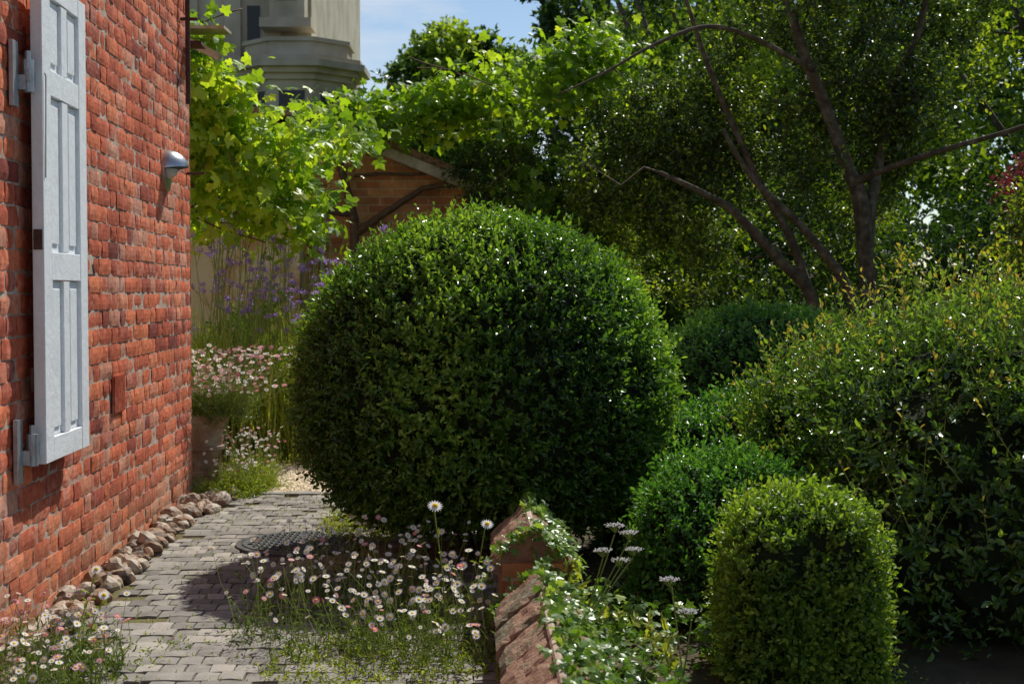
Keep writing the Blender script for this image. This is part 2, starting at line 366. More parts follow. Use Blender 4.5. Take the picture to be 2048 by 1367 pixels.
# ------------------------------------------------------------------ paved path
mb=MB(); mb.add([wallf(-3,0.0,.004),wallf(-3,2.0,.004),wallf(3.62,1.9,.004),wallf(3.62,0.0,.004)],[(0,1,2,3)])
path=empty('paved_path'); mb.obj('bedding',[M_soil],path)
mb=MB()
a=-2.2; ri=0
while a<3.6:
    b=.14+(ri%2)*.04+rng.uniform(-.006,.006)
    dep=.098
    while b<1.86:
        wdt=.078 if rng.random()<.75 else .158
        if rng.random()>.015:
            gap=b<.26 and rng.random()<.1
            tilt=rng.normal()*.0015
            if not gap: block(mb,a+.003,a+dep-.003,b+.003,b+wdt-.003,lambda p,q,h:wallf(p+.018*math.sin(q*3.0),q,h+.004),.011+tilt+.003*float(N2((a*2,b*2,0))),.0015,rng.uniform(0,99),3,3,.0022,0,float(np.clip(rng.normal(.5,.25),0,1)))
        b+=wdt
    a+=dep; ri+=1
b=.1
while b<2.0:
    block(mb,3.605,3.70,b+.004,b+.206,lambda p,q,h:wallf(p,q,h+.004),.022,.0015,rng.uniform(0,99),3,4,.003,0,.7); b+=.212
mb.obj('pavers',[M_slate],path)

mc=empty('manhole_cover'); mb=MB(); C=(-.98,6.68,.012)
mb.lathe(C,[(.32,0),(.32,.014),(.295,.016),(.293,.010),(.289,.010),(.287,.018),(.0,.018)],56,0)
for i in range(-9,10):
    for j in range(-9,10):
        x,y=i*.03,j*.03
        if math.hypot(x,y)<.265:
            dx,dy=(.011,.004) if (i+j)%2 else (.004,.011)
            mb.box((C[0]+x-dx,C[1]+y-dy,C[2]+.0178),(C[0]+x+dx,C[1]+y+dy,C[2]+.024))
mb.obj('cover_plate',[M_cast],mc)

# gravel
mb=MB(); mb.add([(-2.6,8.36,.004),(.4,8.36,.004),(1.2,10.9,.004),(-4.2,10.9,.004)],[(0,1,2,3)])
gv=empty('gravel_path'); mb.obj('gravel_bed',[M_grav],gv)
n=11000; P=np.stack([rng.uniform(-2.4,.3,n),rng.uniform(8.42,10.8,n),np.full(n,.008)],1)
oct_=np.array([(1,0,0),(0,1,0),(-1,0,0),(0,-1,0),(0,0,.6),(0,0,-.6)]); sc=rng.uniform(.006,.014,(n,1,1))
ang=rng.uniform(0,6.28,n); ca,sa_=np.cos(ang),np.sin(ang); Rm=np.stack([np.stack([ca,-sa_,0*ca],-1),np.stack([sa_,ca,0*ca],-1),np.stack([0*ca,0*ca,1+0*ca],-1)],1)
V=(oct_[None]*sc*rng.uniform(.7,1.2,(n,6,1)))@Rm.transpose(0,2,1)+P[:,None]
F=np.array([(0,1,4),(1,2,4),(2,3,4),(3,0,4)]); loops=((np.arange(n)*6)[:,None]+F.ravel()[None]).ravel()
npmesh('pebbles',V.reshape(-1,3),loops,np.arange(n*4)*3,np.repeat(rng.random(n),4),[M_grav],None,gv)

def stone(mb,c,s,seed,tone,sub=2):
    bm=bmesh.new(); bmesh.ops.create_icosphere(bm,subdivisions=sub,radius=1)
    co=np.array([v.co[:] for v in bm.verts]); fs=[[v.index for v in f.verts] for f in bm.faces]; bm.free()
    d=1+.26*N1(co*1.8+seed)[:,None]+.12*N2(co*4.5+seed)[:,None]
    co=co*d*np.array(s); a=seed; ca,sa=math.cos(a),math.sin(a)
    x=co[:,0]*ca-co[:,1]*sa; y=co[:,0]*sa+co[:,1]*ca
    mb.add(np.stack([x+c[0],y+c[1],co[:,2]+c[2]],1),fs,0,tone)
mb=MB()
for i in range(230):
    s_=rng.uniform(-1.0,3.75); nn=rng.uniform(.02,.14)+(.12 if s_>2.9 else 0)*rng.random()
    r_=rng.uniform(.018,.045); p=wallf(s_,nn,r_*.6+(.03 if rng.random()<.25 and nn<.1 else 0))
    stone(mb,p,(r_*1.25,r_,r_*.85),rng.uniform(0,50),rng.random())
mb.obj('flint_edging',[M_flint])

# ------------------------------------------------------------------ low wall with coping
lw=empty('low_garden_wall'); mb=MB(); mc_=MB()
def lwx(y): return .085-.028*(y-4.3)
def lowseg(y0,y1,ridge,half,drop):
    e=ridge-drop
    mb.add([(lwx(y0)-.105,y0,0),(lwx(y0)+.105,y0,0),(lwx(y0)+.105,y0,e+.01),(lwx(y0)-.105,y0,e+.01),
            (lwx(y1)-.105,y1,0),(lwx(y1)+.105,y1,0),(lwx(y1)+.105,y1,e+.01),(lwx(y1)-.105,y1,e+.01)],
            [(0,1,2,3),(1,5,6,2),(5,4,7,6),(4,0,3,7)],0)
    y=y0; 
    while y<y1-.02:
        L=.215; ya,yb=y+.005,min(y+L-.005,y1); j=rng.normal()*.004; jj=rng.normal()*.004
        t=rng.random()
        for sgn in(-1,1):
            def f(a,b,h,sgn=sgn):
                x=lwx(a)+sgn*(half*b)+jj; z=ridge+j-drop*b
                nx,nz=sgn*drop,half; l=math.hypot(nx,nz); return np.array([x+h*nx/l,a,z+h*nz/l])
            block(mc_,ya,yb,.0,.99,f,.010,.0035,rng.uniform(0,99),9,8,.005,0,t,.3)
        for yy in (ya,yb):
            mc_.add([(lwx(yy)+jj,yy,ridge+j),(lwx(yy)-half+jj,yy,e+j),(lwx(yy)-half+jj,yy,e-.03),(lwx(yy)+half+jj,yy,e-.03),(lwx(yy)+half+jj,yy,e+j)],[(0,1,2,3,4)],0,t)
        for sgn in(-1,1):
            x=lambda yy:lwx(yy)+sgn*half+jj
            mc_.add([(x(ya),ya,e+j),(x(yb),yb,e+j),(x(yb),yb,e-.03),(x(ya),ya,e-.03)],[(0,1,2,3)],0,t)
        y+=L
    mb.tube([(lwx(y0),y0,ridge-.002),(lwx(y1),y1,ridge-.002)],.012,8,1)
lowseg(2.6,4.42,.325,.135,.115); lowseg(4.82,5.46,.395,.14,.125)
mb.box((lwx(4.6)-.10,4.42,0),(lwx(4.6)+.10,4.82,.20))
mb.obj('brick_base',[M_tb,M_mort],lw); mc_.obj('coping_tiles',[M_tile],lw)

# ------------------------------------------------------------------ foliage generators
def sprigs(P,D,k,S,spread=.9,jit=.3,r=rng):
    n=len(P); t=(np.arange(k)+.6)/k; t=np.broadcast_to(t,(n,k))+r.normal(0,.04,(n,k))
    S=np.broadcast_to(S,(n,)).reshape(n,1,1)
    D=norm(D); ref=norm(r.normal(size=(n,3))); u=norm(np.cross(D,ref)); v=np.cross(D,u)
    ang=np.arange(k)[None]*2.4+r.uniform(0,6.28,(n,1))
    side=u[:,None]*np.cos(ang)[...,None]+v[:,None]*np.sin(ang)[...,None]
    pos=P[:,None]+D[:,None]*t[...,None]*S
    last=(t>.85)[...,None]
    ax=norm(D[:,None]*np.where(last,1.1,.55)+side*spread*np.where(last,.4,1)+r.normal(0,jit,(n,k,3)))
    nr=norm(D[:,None]*1.0-side*.5+r.normal(0,jit,(n,k,3))+np.array([0,0,.25]))
    return pos.reshape(-1,3),ax.reshape(-1,3),nr.reshape(-1,3)
def superr(d,rad,p):
    pp=np.where(d[:,2]>0,p[0],p[1])[:,None] if isinstance(p,tuple) else p
    q=(np.abs(d/np.array(rad))**pp).sum(-1)
    return q**(-1/(pp[:,0] if isinstance(p,tuple) else p))
def bush(name,c,rad,ns,k,S,L,W,mat,p=2.2,lump=.035,lf=3.5,core=.90,updir=.35,zmin=.02,tmpl=OVAL,stems=True,seed=0,scatter_in=.1,tone0=.42,jd=.35):
    e=empty(name); c=np.array(c,float)
    d=norm(rng.normal(size=(int(ns),3)))
    f=lambda d:superr(d,rad,p)*(1+lump*N1(d*lf+seed)+lump*.5*N2(d*lf*3+seed))
    rr=f(d)*(1-np.abs(rng.normal(0,scatter_in,len(d)))*.5)
    P=c+d*rr[:,None]; keep=P[:,2]>zmin; P=P[keep];d=d[keep]
    D=norm(norm(d/np.array(rad)**2)+rng.normal(0,jd,P.shape)+np.array([0,0,updir]))
    Sx=S*np.where(rng.random(len(P))<.12,rng.uniform(1.2,1.7,len(P)),rng.uniform(.5,1.2,len(P))); P=P-D*(S*.6)
    pos,ax,nr=sprigs(P,D,k,Sx)
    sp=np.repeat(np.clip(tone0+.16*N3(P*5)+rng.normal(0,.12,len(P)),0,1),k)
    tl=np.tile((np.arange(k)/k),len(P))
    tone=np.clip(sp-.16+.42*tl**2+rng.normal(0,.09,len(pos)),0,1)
    scatter('leaves',pos,ax,nr,L*rng.uniform(.65,1.2,len(pos)),W,tone,tmpl,mat,e)
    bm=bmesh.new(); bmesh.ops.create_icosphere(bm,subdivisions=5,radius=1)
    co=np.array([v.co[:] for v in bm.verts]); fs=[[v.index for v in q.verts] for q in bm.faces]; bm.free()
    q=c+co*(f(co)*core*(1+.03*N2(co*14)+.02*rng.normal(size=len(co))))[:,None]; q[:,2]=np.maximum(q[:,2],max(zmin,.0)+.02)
    m=MB(); m.add(q,fs); m.obj('dark_core',[M_core],e)  # solid dark shell added to block see-through, in place of modelled twigs
    if stems:
        m=MB()
        for i in range(8):
            a=rng.uniform(0,6.28); b=c+np.array([.10*math.cos(a)*rad[0],.10*math.sin(a)*rad[1],0]); b[2]=0
            t=c+np.array([math.cos(a)*rad[0]*.4,math.sin(a)*rad[1]*.4,0]); m.tube([b,(b*.6+t*.4)+np.array([0,0,-.02]),t],[.022,.018,.012],6)
        m.obj('stems',[M_bark],e)
    return e
bush('box_ball_bush',(-.13,6.5,.80),(.86,.84,.78),13500,9,.085,.0255,.55,M_box,(1.84,2.15),.026,2.6,.905,.4,zmin=.15,jd=.42)
bush('box_ball_bush',(1.62,9.0,.40),(.85,.7,.73),6500,8,.085,.028,.55,M_boxd,2.1,.04,3,.90,tone0=.55)
bush('box_ball_bush',(1.22,7.1,.20),(.64,.55,.50),6000,8,.08,.025,.55,M_boxd,2.1,.06,3,.90,tone0=.55)
bush('box_ball_bush',(.84,5.55,.16),(.36,.55,.44),4800,8,.085,.024,.55,M_boxd,(2.2,6),.09,3,.84,jd=.55,scatter_in=.22)
bush('box_ball_bush',(.72,6.75,.10),(.30,.4,.32),2600,8,.085,.024,.55,M_boxd,(2.2,6),.09,3,.84,jd=.55,scatter_in=.22)  # extra bush added to darken the bright soil beyond the low wall
bush('clipped_box_bush',(.90,4.42,.16),(.235,.24,.43),5200,8,.07,.020,.58,M_boxy,(4,9),.045,3,.87,zmin=.0,jd=.45,tone0=.46)
bush('privet_hedge',(2.06,5.6,.42),(.93,1.02,.76),7200,12,.19,.034,.5,M_priv,(2.6,7),.07,4,.78,.6,scatter_in=.35,jd=.6,tone0=.46)
bush('privet_hedge',(1.50,6.6,.40),(.46,.6,.58),2300,11,.19,.032,.5,M_priv,(2.2,5),.10,4,.70,.6,scatter_in=.35,jd=.6,tone0=.55)
def shoots(name,n,xr,yr,zb,L,k,leaf,mat):
    e=empty(name); P=np.stack([rng.uniform(*xr,n),rng.uniform(*yr,n),np.zeros(n)],1)
    P[:,2]=zb(P[:,0],P[:,1]); P=P[P[:,2]>.15]; n=len(P)
    D=norm(rng.normal(0,.35,(n,3))+np.array([-.12,0,1]))
    Ls=L*rng.uniform(.4,1.2,n)
    pos,ax,nr=sprigs(P,D,k,Ls,1.0)
    tone=np.clip(np.tile(np.linspace(.4,1.0,k),n)+rng.normal(0,.12,n*k),0,1)
    scatter('leaves',pos,ax,nr,leaf*rng.uniform(.6,1.1,len(pos)),.45,tone,OVAL,mat,e)
    m=MB()
    for i in range(n): m.tube([P[i],P[i]+D[i]*Ls[i]],[.003,.0012],3)
    m.obj('shoots',[M_stem],e); return e
hz=lambda x,y:.42+.76*np.clip(1-np.abs((x-2.06)/.95)**2.6-np.abs((y-5.6)/1.04)**2.6,0,1)**.385-.05
shoots('privet_shoots',420,(1.2,2.9),(4.6,6.6),hz,.28,11,.030,M_priv)
hz2=lambda x,y:.40+.58*np.sqrt(np.clip(1-((x-1.50)/.48)**2-((y-6.6)/.62)**2,0,1))-.04
shoots('privet_shoots',170,(1.05,1.95),(6.0,7.2),hz2,.20,10,.030,M_priv)

# ------------------------------------------------------------------ trees
def tree(name,limbs,C,cr,tw,lpt,L,W,mat,tmpl=OVAL,twigs=True,tone0=.45,bark=None,rbr=.012,droop=0,tvar=.22,lvar=.13):
    e=empty(name); m=MB(); nodes=[]
    for pts,r0,r1 in limbs:
        pts=np.array(pts,float); k=len(pts); tt=np.linspace(0,k-1,(k-1)*5+1)
        out=[]
        for t in tt:
            i=min(int(t),k-2);u=t-i;p0=pts[max(i-1,0)];p1=pts[i];p2=pts[i+1];p3=pts[min(i+2,k-1)]
            out.append(.5*((2*p1)+(-p0+p2)*u+(2*p0-5*p1+4*p2-p3)*u*u+(-p0+3*p1-3*p2+p3)*u**3))
        out=np.array(out); rad=np.linspace(r0,r1,len(out))
        out=out+np.stack([N1(out*5),N2(out*5),0*out[:,0]],1)*np.minimum(rad,.03)[:,None]*.5
        m.tube(out,rad,8); nodes.append(np.concatenate([out,rad[:,None]],1))
    nodes=np.concatenate(nodes); C=np.asarray(C)
    hi=nodes[nodes[:,2]>nodes[:,2].max()*.25]
    order=np.argsort([np.linalg.norm(hi[:,:3]-c,axis=1).min() for c in C])
    for ci in order:
        c=C[ci]
        dd=np.linalg.norm(hi[:,:3]-c,axis=1)+.5*np.maximum(hi[:,2]-c[2],0); j=np.argmin(dd); a=hi[j,:3]; ln=np.linalg.norm(c-a)
        mid=a*.5+c*.5+rng.normal(0,.10*ln,3)+np.array([0,0,.06*ln]); q1=a*.75+c*.25+rng.normal(0,.05*ln,3)+np.array([0,0,.04*ln])
        r_=min(hi[j,3]*.75,rbr)
        m.tube([a,q1,mid,c],[r_,r_*.85,r_*.7,r_*.5],4)
        hi=np.concatenate([hi,[[*mid,r_*.7],[*c,r_*.5]]])
    n=len(C); D=norm(rng.normal(size=(n,tw,3))+np.array([0,0,.15-droop])); crr=cr*rng.uniform(.7,1.25,(n,1))
    P=np.repeat(C,tw,0)+rng.normal(0,cr*.12,(n*tw,3)); Df=D.reshape(-1,3); S=np.broadcast_to(crr,(n,tw)).ravel()
    if twigs:
        for i in range(0,len(P)): m.tube([P[i],P[i]+Df[i]*S[i]*.5+np.array([0,0,.02*S[i]]),P[i]+Df[i]*S[i]],[rbr*.25,rbr*.18,rbr*.08],3,cap=False)
    pos,ax,nr=sprigs(P,Df,lpt,S*.95,1.0,.45)
    pos=pos+rng.normal(0,cr*.1,pos.shape)
    nr=norm(nr+np.array([0,0,.5]))
    ct=np.repeat(tone0+tvar*N3(C*1.7)+rng.normal(0,.07,n),tw*lpt); tone=np.clip(ct+rng.normal(0,lvar,len(pos)),0,1)
    scatter('foliage',pos,ax,nr,L*rng.uniform(.6,1.2,len(pos)),W,tone,tmpl,mat,e)
    m.obj('trunk_and_limbs',[bark or M_bark],e,True)
    return e
def fillvol(c,r,n,th=-.3,f=1.3,seed=0):
    out=[]
    while len(out)<n:
        d=rng.uniform(-1,1,3); q=np.linalg.norm(d)
        if q>1: continue
        p=np.array(c)+d*np.array(r)
        if N1(p*f+seed)>th+rng.normal()*.2: out.append(p)
    return out
Y=11.0
limbs=[([(2.82,Y,0),(2.77,Y,1.14),(2.69,Y,1.91),(2.57,Y,2.18),(2.38,Y,2.69),(2.22,Y-.1,3.07),(2.1,Y-.1,3.5),(1.95,Y,4.2)],.075,.025),
 ([(2.75,Y,1.4),(2.80,Y+.1,1.9),(2.88,Y+.15,2.3),(3.02,Y+.1,2.88),(3.15,Y,3.3),(3.3,Y,4.1)],.05,.018),
 ([(2.6,Y+.2,0),(2.38,Y+.1,1.06),(2.07,Y,1.45),(1.72,Y-.1,1.8),(1.45,Y-.2,1.95),(1.1,Y-.3,2.1)],.06,.016),
 ([(2.72,Y-.1,.3),(2.60,Y-.2,1.14),(2.25,Y-.3,1.62),(1.8,Y-.4,2.03),(1.55,Y-.5,2.4)],.05,.014),
 ([(2.55,Y+.4,.2),(2.3,Y+.5,1.5),(1.95,Y+.5,2.2),(1.6,Y+.4,2.9),(1.35,Y+.3,3.6)],.045,.014),
 ([(2.3,Y-.1,2.9),(1.84,Y-.3,3.09),(1.45,Y-.4,3.17),(1.07,Y-.5,3.03),(.68,Y-.6,2.8),(.33,Y-.7,2.63)],.024,.006),
 ([(2.62,Y,2.05),(3.0,Y-.5,2.2),(3.5,Y-1.0,2.34),(4.0,Y-1.3,2.52)],.03,.010)]
C=fillvol((2.7,11.3,3.2),(1.9,1.2,1.25),250,.15,1.8)+fillvol((.95,11.7,2.35),(1.0,.8,.95),150,0,1.8)+fillvol((3.55,10.9,2.1),(.85,.8,.9),100,.05,1.8)+fillvol((2.0,12.0,1.6),(1.6,.6,.7),70,0,1.8)
tree('plum_tree',limbs,C,.25,9,14,.046,.58,M_tree,OVAL,tone0=.36,rbr=.010,tvar=.16,lvar=.24)  # wide lvar imitates sunlit leaf specks against shaded leaves

def shrubmass(name,vols,cr,tw,lpt,L,mat,tmpl=KITE,W=.6,tone0=.45,tvar=.22,lvar=.13):
    limbs=[];C=[]
    for c,r,n in vols:
        C+=fillvol(c,r,n,-.6)
        for i in range(3):
            a=rng.uniform(0,6.28); limbs.append(([(c[0]+.1*math.cos(a),c[1]+.1*math.sin(a),0),(c[0]+.2*math.cos(a)*r[0],c[1],c[2]*.6),(c[0]+.5*math.cos(a)*r[0],c[1]+.4*math.sin(a)*r[1],c[2]+.4*r[2])],.05,.015))
    return tree(name,limbs,C,cr,tw,lpt,L,W,mat,tmpl,twigs=False,tone0=tone0,tvar=tvar,lvar=lvar)
shrubmass('shrubbery',[((.9,14.6,1.1),(1.1,.9,1.3),90),((2.6,15.2,1.1),(1.5,1,1.4),110),((5.0,14.5,1.0),(1.6,1,1.3),120),((.45,12.6,1.0),(.6,.5,1.1),90),((7.2,15.5,1.2),(1.5,1.2,1.6),100)],.34,9,13,.08,M_wood,tone0=.2,lvar=.2)  # low tone0 paints the shaded middle ground into leaf colour
shrubmass('purple_leaved_shrub',[((4.75,12.0,1.9),(.6,.5,.65),90)],.25,8,12,.06,M_purp)
def bigtree(name,x,y,h,rx,n=150,L=.13,tone0=.45,zc=.58,rzf=.45,th=-.1,ry=None):
    ry=ry or rx
    limbs=[([(x,y,0),(x+.1,y,h*.25),(x-.1,y,h*.5),(x,y,h*.85)],.03*h,.008*h)]
    for i in range(6):
        a=i*1.05+rng.uniform(0,.6); z=h*rng.uniform(.2,.5)
        limbs.append(([(x,y,z),(x+.4*rx*math.cos(a),y+.4*ry*math.sin(a),z+.12*h),(x+.75*rx*math.cos(a),y+.75*ry*math.sin(a),z+.3*h)],.012*h,.004*h))
    C=fillvol((x,y,h*zc),(rx,ry,h*rzf),n,th,.9)
    return tree(name,limbs,C,.13*rx+.22,10,13,L,.6,M_wood,KITE,twigs=False,tone0=tone0,rbr=.03,tvar=.25,lvar=.2)  # tvar and lvar paint sunny clumps and shaded ones by leaf tone
bigtree('broadleaf_tree',3.9,20,7.6,2.6,170,.13,.34,th=.05)
bigtree('broadleaf_tree',8.0,19,7.4,2.6,150,.13,.36,th=.05)
bigtree('broadleaf_tree',11.3,22,8.5,3.0,140,.15,.35)
bigtree('broadleaf_tree',6.6,27,10.0,3.2,150,.17,.5,th=.05)
bigtree('broadleaf_tree',4.2,31,11.5,2.7,150,.18,.4)
bigtree('broadleaf_tree',11.5,30,11,3.6,150,.18,.4)
bigtree('broadleaf_tree',-2.1,60,12.6,3.3,360,.30,.62,.66,.31,th=-1.2)
bigtree('broadleaf_tree',4.4,66,19,4.0,300,.32,.35,.6,.42,th=-.5)
shrubmass('distant_hedge',[((x,42+rng.uniform(-2,2),2.0),(2.8,1.5,2.4),75) for x in np.arange(-14,24,3.4)],.65,9,12,.32,M_wood,tone0=.25)

# ------------------------------------------------------------------ outbuilding
ob=empty('brick_outbuilding'); yb=13.4
mb=MB()
prof=[(-5.2,0),(.9,0),(.9,1.7),(-.65,2.32),(-1.75,2.78),(-5.2,2.9)]
vs=[(x,yb,z) for x,z in prof]+[(x,yb+3,z) for x,z in prof]; k=len(prof)
mb.add(vs,[tuple(range(k))]+[(i,(i+1)%k,k+(i+1)%k,k+i) for i in range(k)]); mb.obj('walls',[M_tb],ob)
mb=MB()
def slab(m,p,q,y0,y1,t,mat=0):
    dx,dz=q[0]-p[0],q[1]-p[1];l=math.hypot(dx,dz);n=(-dz/l*t,dx/l*t)
    vs=[]
    for y in(y0,y1): vs+=[(p[0],y,p[1]),(q[0],y,q[1]),(q[0]+n[0],y,q[1]+n[1]),(p[0]+n[0],y,p[1]+n[1])]
    m.add(vs,[(0,1,2,3),(4,7,6,5),(0,4,5,1),(1,5,6,2),(2,6,7,3),(3,7,4,0)],mat)
slab(mb,(-1.85,2.84),(1.0,1.67),yb-.16,yb+3.1,.07,1)
slab(mb,(-1.85,2.74),(1.0,1.57),yb-.19,yb-.02,.09,0)
slab(mb,(-5.3,2.93),(-1.85,2.84),yb-.16,yb+3.1,.07,1)
mb.obj('roof',[M_oldwood,M_tile],ob)
mb=MB(); mb.box((-4.2,yb-.32,0),(-1.95,yb-.003,1.78)); mb.box((-4.2,yb-.36,1.783),(-1.93,yb-.004,1.86)); mb.obj('cream_lean_to',[M_cream],ob)
mb=MB()
mb.box((-3.2,yb-.06,1.9),(-2.45,yb-.004,2.5),1); 
for x in(-3.22,-2.86,-2.5): mb.box((x,yb-.09,1.87),(x+.07,yb-.062,2.53),0)
for z in(1.865,2.53): mb.box((-3.24,yb-.095,z),(-2.41,yb-.061,z+.06),0)
mb.obj('window',[M_paint,M_dark],ob)
mb=MB()
mb.tube([(-1.78,yb-.06,1.1),(-1.78,yb-.06,1.82),(-1.78,yb-.12,1.86)],.022,8)
mb.tube([(-2.0,yb-.5,.1),(-2.0,yb-.5,.9)],.05,8)
mb.obj('copper_pipe',[M_galv],ob)
mb=MB()
slab(mb,(-2.35,2.95),(-1.98,2.76),9.6,9.7,.05)
mb.box((-3.6,11.4,2.3),(-1.7,11.5,2.38)); mb.box((-2.62,9.6,2.5),(-2.54,13.0,2.58))
mb.box((-2.6,9.7,2.99),(-1.95,9.95,3.01))
mb.box((-2.62,9.5,0),(-2.54,9.58,2.95))
mb.obj('vine_pergola',[M_oldwood])

# ------------------------------------------------------------------ grapevine
gv_=empty('grape_vine')
def vinevol(c,r,n,th=-.4,f=2.2): return np.array(fillvol(c,r,n,th,f))
Cs=np.concatenate([vinevol((-2.15,10.3,2.92),(.38,.35,.28),80,-.1),vinevol((-2.2,10.2,2.5),(.5,.6,.40),240,0),vinevol((-1.78,10.2,2.05),(.40,.5,.42),220,-.1),vinevol((-2.4,10.3,2.0),(.5,.5,.5),130,-.2),
 vinevol((-1.6,11.3,2.45),(.6,.9,.2),130),vinevol((-.85,12.9,2.82),(1.0,.5,.18),260,-.2),vinevol((.1,12.9,2.98),(.9,.6,.34),290,-.1),vinevol((.9,12.6,3.05),(.7,.6,.5),210,-.1),vinevol((.5,12.9,2.3),(.8,.3,.4),60),
 vinevol((-1.4,9.9,1.68),(.22,.25,.2),22)])
k=4; P=np.repeat(Cs,k,0)+rng.normal(0,.09,(len(Cs)*k,3))
ax=norm(rng.normal(0,.55,P.shape)+np.array([-.1,-.35,-.6])); nr=norm(rng.normal(0,.55,P.shape)+np.array([.2,-.1,.9]))
tone=np.clip(.48+.2*N3(P*2)+rng.normal(0,.22,len(P)),0,.93)
scatter('leaves',P,ax,nr,rng.uniform(.045,.12,len(P)),1.0,tone,LOBE,M_vine,gv_)
mb=MB()
def wob(pts,amp=.03,n=6):
    pts=np.array(pts,float); t=np.linspace(0,len(pts)-1,(len(pts)-1)*n+1); o=np.stack([np.interp(t,range(len(pts)),pts[:,i]) for i in range(3)],1)
    return o+amp*np.stack([N1(o*6),N2(o*6)*.3,N3(o*6)],1)
yv=yb-.12
mb.tube(wob([(-1.35,yv,0),(-1.45,yv,1.2),(-1.5,yv,1.9),(-1.62,yv,2.4),(-1.75,yv,2.75)]),np.linspace(.06,.03,25),8)
mb.tube(wob([(-1.48,yv,1.75),(-1.1,yv,1.95),(-.8,yv,2.2),(-.3,yv,2.25),(.4,yv,2.1)]),np.linspace(.04,.015,25),7)
mb.tube(wob([(-1.5,yv,1.95),(-1.9,yv,2.0),(-2.3,yv,1.98),(-3.,yv,2.1)]),np.linspace(.035,.015,19),7)
mb.tube(wob([(-1.5,yv,2.3),(-1.0,yv,2.33),(-.5,yv,2.35),(.2,yv,2.2)]),np.linspace(.02,.01,19),6)
for i in range(70):
    a=Cs[rng.integers(len(Cs))]; b=a+rng.normal(0,.3,3)*np.array([1,1,.5]); mb.tube(wob([a,(a+b)/2,b],.03,4),[.006]*9,4)
mb.obj('vine_stems',[M_bark2],gv_,True)
Cc=fillvol((.15,12.95,2.25),(.65,.25,.40),60,-.3)+fillvol((.75,12.9,1.7),(.5,.3,.6),50,-.3)
tree('climbing_shrub',[([(.3,yb-.3,0),(.25,yb-.3,.9),(.1,yb-.3,1.7),(-.2,yb-.3,2.3)],.04,.012),([(.7,yb-.3,0),(.75,yb-.3,1.),(.7,yb-.35,1.9)],.035,.01)],Cc,.2,9,14,.04,.55,M_tree,OVAL,tone0=.25,rbr=.008,lvar=.2)

# ------------------------------------------------------------------ stone house behind
sh=empty('stone_house'); mb=MB(); D_=25.
mb.box((-10,D_,0),(-3.5,D_+8,9.5))
for z in (4.2,7.0): mb.box((-10.05,D_-.12,z),(-3.42,D_-.002,z+.22))
for x in(-5.75,-5.0,-4.3): mb.box((x,D_-.10,4.43),(x+.28,D_-.003,6.99))
def ngon(c,r,z0,z1,m,n=8,mat=0):
    vs=[(c[0]+r*math.cos(2*math.pi*(i+.5)/n),c[1]+r*math.sin(2*math.pi*(i+.5)/n),z) for z in(z0,z1) for i in range(n)]
    m.add(vs,[tuple(range(n-1,-1,-1)),tuple(range(n,2*n))]+[(i,(i+1)%n,n+(i+1)%n,n+i) for i in range(n)],mat)
bc=(-3.7,D_-.1)
for r_,a_,b_ in ((1.12,0,3.6),(.95,3.602,4.78),(1.18,3.6,3.75),(1.03,4.782,4.88),(1.14,4.882,4.97),(1.28,4.972,5.08),(1.2,5.082,5.16),(.95,5.162,5.42),(1.0,5.422,5.49)): ngon(bc,r_,a_,b_,mb)
mb.box((-4.15,D_-.5,5.9),(-3.55,D_-.003,9.4)); mb.box((-4.3,D_-.65,5.72),(-3.42,D_-.004,5.88))
mb.obj('walls',[M_stone],sh)
mb=MB()
for i in range(8):
    a0=2*math.pi*(i+.5)/8;a1=2*math.pi*(i+1.5)/8
    p=np.array([math.cos(a0),math.sin(a0)])*.955;q=np.array([math.cos(a1),math.sin(a1)])*.955
    p_,q_2=p*.8+q*.2,p*.2+q*.8
    mb.add([(bc[0]+p_[0],bc[1]+p_[1],3.9),(bc[0]+q_2[0],bc[1]+q_2[1],3.9),(bc[0]+q_2[0],bc[1]+q_2[1],4.6),(bc[0]+p_[0],bc[1]+p_[1],4.6)],[(0,1,2,3)],1)
for x in(-6.9,): 
    mb.box((x,D_-.02,4.6),(x+.7,D_-.001,6.2),1); mb.box((x-.08,D_-.06,4.5),(x,D_-.002,6.3),0); mb.box((x+.7,D_-.06,4.5),(x+.78,D_-.002,6.3),0); mb.box((x,D_-.05,5.35),(x+.7,D_-.021,5.42),0)
mb.box((-4.62,D_-.02,4.6),(-4.4,D_-.001,6.2),1)
mb.box((-4.02,D_-.52,6.2),(-3.68,D_-.501,7.6),1)
mb.obj('windows',[M_stone,M_dark],sh)
mb=MB(); mb.add([(-10.3,D_-.4,9.5),(-3.2,D_-.4,9.5),(-3.2,D_+8.3,9.5),(-10.3,D_+8.3,9.5),(-8,D_+4,11.5),(-5.5,D_+4,11.5)],[(0,1,5,4),(1,2,5),(2,3,4,5),(3,0,4),(3,2,1,0)]); mb.obj('roof',[M_cast],sh)

